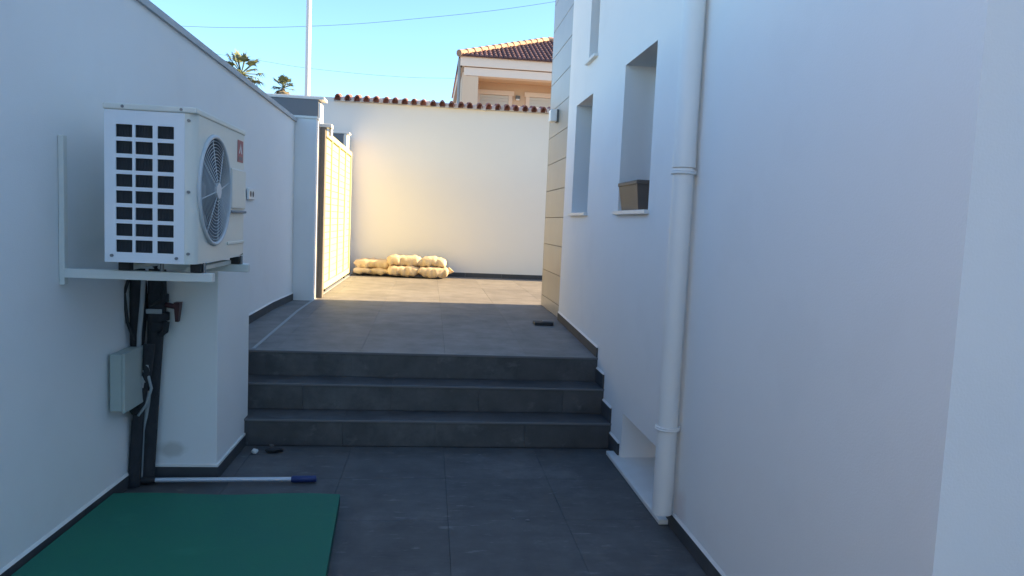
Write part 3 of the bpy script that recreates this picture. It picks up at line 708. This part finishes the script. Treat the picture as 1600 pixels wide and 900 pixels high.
def lump(name, c, r, m, label, cat, seed, flat=.6):
    rnd = random.Random(seed); bm = bmesh.new(); bmesh.ops.create_icosphere(bm, subdivisions=2, radius=1)
    mb = MB(); vs = []
    for v in bm.verts:
        s = 1+rnd.uniform(-.18, .18); vs.append((c[0]+v.co.x*r[0]*s, c[1]+v.co.y*r[1]*s, max(c[2]+v.co.z*r[2]*s, c[2]-r[2]*.8)))
    bm.verts.index_update(); mb.add(vs, [[v.index for v in f.verts] for f in bm.faces]); bm.free()
    return tag(mb.build(name, m), label, cat)
lump('pebble', (-1.035, 4.62, .016), (.020, .018, .017), 'pebble', 'small pale crumb of rubble at the foot of the low pier', 'pebble', 3)
lump('debris', (-.925, 4.65, .016), (.055, .025, .017), 'darkbit', 'small dark scrap lying at the foot of the lowest step', 'scrap', 4)
lump('debris_crumb', (-.945, 4.665, .040), (.016, .014, .009), 'fitting', 'brownish crumb resting on the dark scrap by the lowest step', 'crumb', 5)
for i, (a, b, r, lb) in enumerate([(.47, 3.60, .009, 'left one of two white plaster crumbs on the dark patio tiles'), (.545, 3.58, .012, 'right and larger one of two white plaster crumbs on the dark patio tiles'), (.37, 4.62, .012, 'flat pale plaster crumb at the foot of the lowest step')]):
    lump('plaster_crumb', (a, b, .004), (r, r*.8, .003), 'edge', lb, 'crumb', 20+i)

# ------------------------------------------------------------------ house beyond the wall
nh = thing('neighbour_house', 'peach house with a hipped tile roof and covered porch rising behind the tiled wall', 'house')
HY = 26.0; HX0, HX1 = .95, 9.5
MB().box(HX0, HX1, HY+1.5, HY+9, -.05, 6.62).build('wall', 'house_cream', nh)
MB().box(1.06, 1.505, HY+.06, HY+.48, -.05, 6.52).build('porch_column', 'house_cream', nh)
MB().box(5.4, 5.85, HY+.06, HY+.48, -.05, 6.52).build('porch_column', 'house_cream', nh)
MB().box(HX0, HX0+.11, HY+.05, HY+1.5, -.05, 6.62).build('side_wall', 'house_cream', nh)
MB().box(1.0, HX1, HY+.04, HY+.44, 6.53, 6.80).build('beam', 'house_pale', nh)
MB().box(HX0+.11, HX1, HY+.44, HY+1.5, 6.60, 6.72).build('porch_ceiling', 'house_cream', nh)
MB().box(.87, HX1, HY-.02, HY+.30, 6.83, 7.155).build('fascia', 'house_pale', nh)
MB().box(.86, .93, HY-.01, HY+9, 6.83, 7.15).build('fascia', 'house_pale', nh)
MB().box(.93, HX1, HY+.3, HY+9, 6.825, 6.86).build('soffit', 'house_pale', nh)
MB().tube([(.84, HY+.2, 7.1), (.84, HY+.2, 5.0)], .05, 10).build('gutter_pipe', 'duct', nh)
for a, b, zt in ((1.66, 2.72, 6.16), (3.50, 4.55, 6.16)):
    f = MB().box(a-.14, a, HY+1.43, HY+1.499, 4.2, zt).box(b, b+.14, HY+1.43, HY+1.499, 4.2, zt).box(a-.2, b+.2, HY+1.40, HY+1.499, zt+.001, zt+.16).build('window_surround', 'house_pale', nh)
    for k in range(14): MB().box(a+.002, b-.002, HY+1.455, HY+1.485, zt-.005-(k+1)*.105, zt-.010-k*.105).build('shutter_slat', 'house_shutter', f)
MB().box(2.98, 3.14, HY+1.36, HY+1.495, 6.06, 6.17).build('porch_lamp', 'lamp_body', nh)
MB().box(3.0, 3.12, HY+1.37, HY+1.49, 6.01, 6.059).build('lamp_glass', 'lamp_white', nh)
MB().bbox(.95, 4.9, HY+.03, HY+.10, 4.15, 4.85, .01).build('balcony_parapet', 'house_cream', nh)
# hip roof: eave corner (0.80, HY-.08, 7.17); hip goes up to the right and back
ex, ey, ez = .80, HY-.08, 7.165; slope = .43
rise = 3.6
roof = MB(); pitch_ = .165; n = 52
apx = ex+rise
def zr(d): return ez+slope*d
r0 = MB(); r0.add([(ex, ey, ez), (9.6, ey, ez), (9.6, ey+rise, zr(rise)), (apx, ey+rise, zr(rise))], [(0, 1, 2, 3)])
r0.add([(ex, ey, ez), (apx, ey+rise, zr(rise)), (apx, ey+rise+2, zr(rise)), (ex, ey+9.2, ez)], [(0, 1, 2, 3)])
r0.add([(ex, ey, ez-.03), (9.6, ey, ez-.03), (9.6, ey, ez), (ex, ey, ez)], [(0, 1, 2, 3)])
rf = r0.build('roof', 'roof', nh)
tilecourse = None; L = .36
k = 0
for i in range(52):                        # columns of cover tiles on the slope in view
    xc = ex+.12+i*pitch_
    if xc > 5.4: break
    d = 0.0; seg = []
    dmax = min(xc-ex, rise)
    col = MB()
    while d < dmax-.05:
        d2 = min(d+L, dmax)
        for (da, db, ra, rb_) in ((d, d2, .068, .058),):
            vs = []
            for dd, rr, lift in ((da, ra, .02), (db, rb_, .0)):
                for q in range(6):
                    a = math.pi*q/5; vs.append((xc+rr*math.cos(a), ey-.05+dd, zr(dd)-.02+lift+rr*math.sin(a)))
            col.add(vs, [(q, q+1, 7+q, 6+q) for q in range(5)], True)
            col.add(vs[:6], [tuple(range(6))])
        d = d2
    if col.v: col.build('tile_course', 'roof', rf)
nrid = 14
for i in range(nrid):                      # hip tiles
    a = i/nrid*.98; b = (i+1.15)/nrid*.98
    p0 = Vector((ex+rise*a, ey+rise*a, zr(rise*a)+.06)); p1 = Vector((ex+rise*b, ey+rise*b, zr(rise*b)+.045))
    MB().tube([p0, p1], .11, 10, rs=[.125, .10]).build('hip_tile', 'ridge', rf)
for i in range(14):
    x_ = apx+i*.36; MB().tube([(x_, ey+rise, zr(rise)+.06), (x_+.40, ey+rise, zr(rise)+.045)], .11, 10, rs=[.12, .10]).build('ridge_tile', 'ridge', rf)

# ------------------------------------------------------------------ lamp post, cables, palms
lpst = thing('lamp_post', 'slender pale lamp post rising behind the boundary wall against the sky', 'lamp post')
MB().tube([(-3.279, 20, -.05), (-3.279, 20, 1.1), (-3.279, 20, 4.4), (-3.279, 20, 9.0)], .07, 16, rs=[.085, .08, .074, .060]).build('shaft', 'lamp_post', lpst)
MB().bbox(-3.46, -3.10, 19.82, 20.18, -.06, .0, .01).build('base_plate', 'lamp_post', lpst)
MB().tube([(-3.279, 20, 8.9), (-3.25, 19.8, 9.3), (-3.1, 19.2, 9.45)], .03, 10).build('arm', 'lamp_post', lpst)
MB().bbox(-3.2, -3.0, 18.6, 19.25, 9.39, 9.50, .03).build('lamp_head', 'lamp_body', lpst)
def cable(pts, r, label):
    pts = [Vector(p) for p in pts]; out = []
    for i in range(len(pts)-1):
        p0, p1, p2, p3 = pts[max(i-1, 0)], pts[i], pts[i+1], pts[min(i+2, len(pts)-1)]
        for k in range(8):
            t = k/8; out.append(.5*((2*p1)+(p2-p0)*t+(2*p0-5*p1+4*p2-p3)*t*t+(3*p1-p0-3*p2+p3)*t**3))
    out.append(pts[-1]); o = MB().tube(out, r, 6).build('overhead_cable', 'cable', None); return tag(o, label, 'cable', 'overhead cables')
cable([(-22, 30, 8.9), (-14, 30, 8.45), (-9.01, 30, 8.43), (-4.97, 30, 8.74), (-1.05, 30, 9.29), (4.5, 30, 10.36), (14, 30, 12.8)], .0075, 'upper overhead cable sagging across the sky and rising to the right')
cable([(-20, 30, 9.0), (-11, 30, 7.75), (-6.68, 30, 7.32), (-4.94, 30, 7.16), (-2, 30, 7.06), (.52, 30, 7.126), (6, 30, 7.5)], .0055, 'lower thinner overhead cable behind the lamp post, ending behind the peach house')

def palm(name, x, y, ztop, R, label, seed, nf):
    rnd = random.Random(seed); o = thing(name, label, 'palm tree', 'palm trees far behind the boundary wall'); o.location = (0, 0, 0)
    tr = MB(); n_ = 10
    tr.tube([(x+.25*math.sin(i*.5), y, -.05+(ztop+.05-.2*R)*i/n_) for i in range(n_+1)], .2, 12, rs=[.30-.012*i for i in range(n_+1)]); tr.build('trunk', 'trunk', o)
    for part, mm, cnt, e0, e1 in (('crown', 'palm', nf, -.45, 1.35), ('dead_fronds', 'palm_dry', int(nf*.5), -1.35, -.5)):
        mb = MB(); tx = x+.25*math.sin(n_*.5)
        for k in range(cnt):
            az = rnd.uniform(0, 6.283); el = rnd.uniform(e0, e1); ln = R*rnd.uniform(.45, .62) if part == 'crown' else R*.40
            d = Vector((math.cos(az)*math.cos(el), math.sin(az)*math.cos(el), math.sin(el)))
            p0 = Vector((tx, y, ztop-.15*R)); hubp = p0+d*ln
            mb.tube([p0, hubp], .02*R, 4, caps=False)
            sidev = d.cross(Vector((0, 0, 1))).normalized() if abs(d.z) < .98 else Vector((1, 0, 0)); upv = sidev.cross(d).normalized()
            nl = 15
            for j in range(nl):           # fan of leaflets
                t = -1.25+2.5*j/(nl-1); L_ = R*rnd.uniform(.40, .52)*(1-.25*abs(t)/1.25)
                ld = (d*math.cos(t)+sidev*math.sin(t)+upv*.15).normalized(); wv = ld.cross(upv).normalized()*R*.022
                m1 = hubp+ld*L_*.6; tip = hubp+ld*L_+Vector((0, 0, -1))*R*rnd.uniform(.05, .22)
                mb.add([hubp-wv*.4, hubp+wv*.4, m1+wv, m1-wv, tip], [(0, 1, 2, 3), (3, 2, 4)])
        mb.build(part, mm, o, fix=False)
    return o
palm('palm_tree', -17.05, 70, 14.2, 2.3, 'fan palm whose crown is half hidden by the boundary wall, the left one', 11, 30)
palm('palm_tree', -17.25, 90, 16.3, 1.7, 'smaller fan palm with a bare trunk top between the boundary wall and the lamp post', 12, 24)
